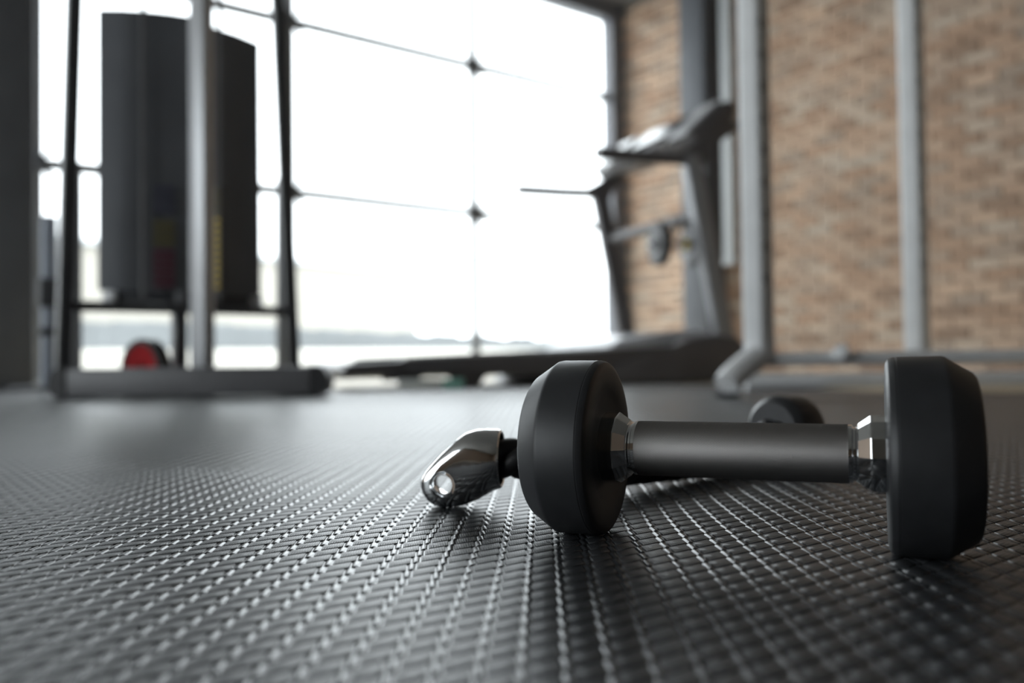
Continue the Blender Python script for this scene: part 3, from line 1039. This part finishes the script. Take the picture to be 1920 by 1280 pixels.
# white and teal box on the floor under the treadmill
for (pa, pb_, dd, m, lb_, nm) in ((745, 828, 3.49, 'white', 'white plastic tray on the floor beside the rear of the treadmill', 'plastic_tray'), (830, 868, 3.49, 'teal', 'teal plastic tub on the floor beside the rear of the treadmill', 'plastic_tub')):
    a_, b_ = foot(pa, dd, 0), foot(pb_, dd, 0)
    t_ = thing(nm, (a_ + b_) / 2 + Z * FLOOR_Z, lb_, 'tray' if m == 'white' else 'tub')
    c_ = (a_ + b_) / 2
    L_ = (b_ - a_).length
    base_z = FLOOR_Z
    box('tray_floor', (c_.x, c_.y + 0.05, base_z + 0.004), (L_ - 0.01, 0.06, 0.008), M[m], t_, bevel=0.002)
    for sx in (-1, 1):
        box('tray_side', (c_.x + sx * (L_ / 2 - 0.004), c_.y + 0.05, base_z + 0.025), (0.008, 0.07, 0.05), M[m], t_, bevel=0.002)
    for sy in (0.018, 0.082):
        box('tray_side', (c_.x, c_.y + sy, base_z + 0.025), (L_, 0.008, 0.05), M[m], t_, bevel=0.002)
    settle(t_)

# ================================================================== RACK (right)
P1 = Vector((0.7155, 2.47, 0))
rk = thing('power_rack', P1 + U * 0.4, 'silver steel rack with two drilled uprights in front of the brick wall', 'rack')
SQ = 0.069


def upright(p, z0, z1):
    bm = bmesh.new()
    add_box(bm, Vector((p.x, p.y, (z0 + z1) / 2)), U, -W, Z, SQ, SQ, z1 - z0, 0.012, 3)
    o = sharp(from_bm('upright', bm, M['silver'], rk, smooth=True), 40)
    z = z0 + 0.25
    while z < z1 - 0.05:
        q = p + W * (SQ / 2) - U * 0.008
        lathe('adjustment_hole', [(-0.002, 0.0), (-0.002, 0.0125), (0.0012, 0.0125), (0.0012, 0.009), (-0.0005, 0.0085), (-0.0005, 0.0)], Vector((q.x, q.y, z)), W, M['cap'], o, n=16)
        z += 0.0925
    return o


SPAN = 0.90
P2 = P1 + U * SPAN
upright(P1, 0.085, 2.55)
upright(P2, 0.085, 2.55)
bar('top_beam', P1 + Z * 2.52 - U * 0.1, P2 + Z * 2.52 + U * 0.1, 0.07, 0.07, M['silver'], rk, bevel=0.01)


# curved front foot under the first upright, mirrored under the second
def curved_foot(p, sgn):
    pts = spline([p + Z * 0.150, p - U * (sgn * 0.012) + Z * 0.118, p - U * (sgn * 0.070) + Z * 0.085, p - U * (sgn * 0.122) + Z * 0.056, p - U * (sgn * 0.150) + Z * (MAT_TOP + 0.034)], 6)
    f = tube('curved_foot', pts, 0.037, M['silver'], rk, n=20)
    e = pts[-1]
    lathe('foot_pad', [(0, 0), (0, 0.034), (-0.012, 0.032), (-0.012, 0)], Vector((e.x, e.y, MAT_TOP + 0.0125)), Z, M['cap'], f, n=20)


curved_foot(P1, 1)
curved_foot(P2, -1)
tube('lower_beam', [P1 + X * 0.02 + Y * 0.01 + Z * 0.105, P1 + X * 1.45 + Y * 0.12 + Z * 0.105], 0.0215, M['silver'], rk, n=20)
k1 = at(1580, 672, 2.70)
kd = P1 + X * 0.245 + Y * 0.02
lathe('knob', [(0, 0), (0, 0.012), (0.008, 0.012), (0.012, 0.021), (0.024, 0.024), (0.034, 0.019), (0.038, 0)], Vector((kd.x, kd.y, 0.116)) - Y * 0.012, Vector((-0.5, -0.8, 0.3)), M['silver'], rk, n=24)
Q1 = Vector((0.80, 2.93, 0))
tube('rear_beam', [Q1 + Z * 0.0275, Q1 + X * 1.45 + Y * 0.06 + Z * 0.0275], 0.0265, M['silver'], rk, n=20)
bar('side_beam', P1 + X * 1.42 + Y * 0.10 + Z * 0.09, Q1 + X * 1.40 + Y * 0.05 + Z * 0.04, 0.045, 0.04, M['grey'], rk, bevel=0.006)
settle(rk)
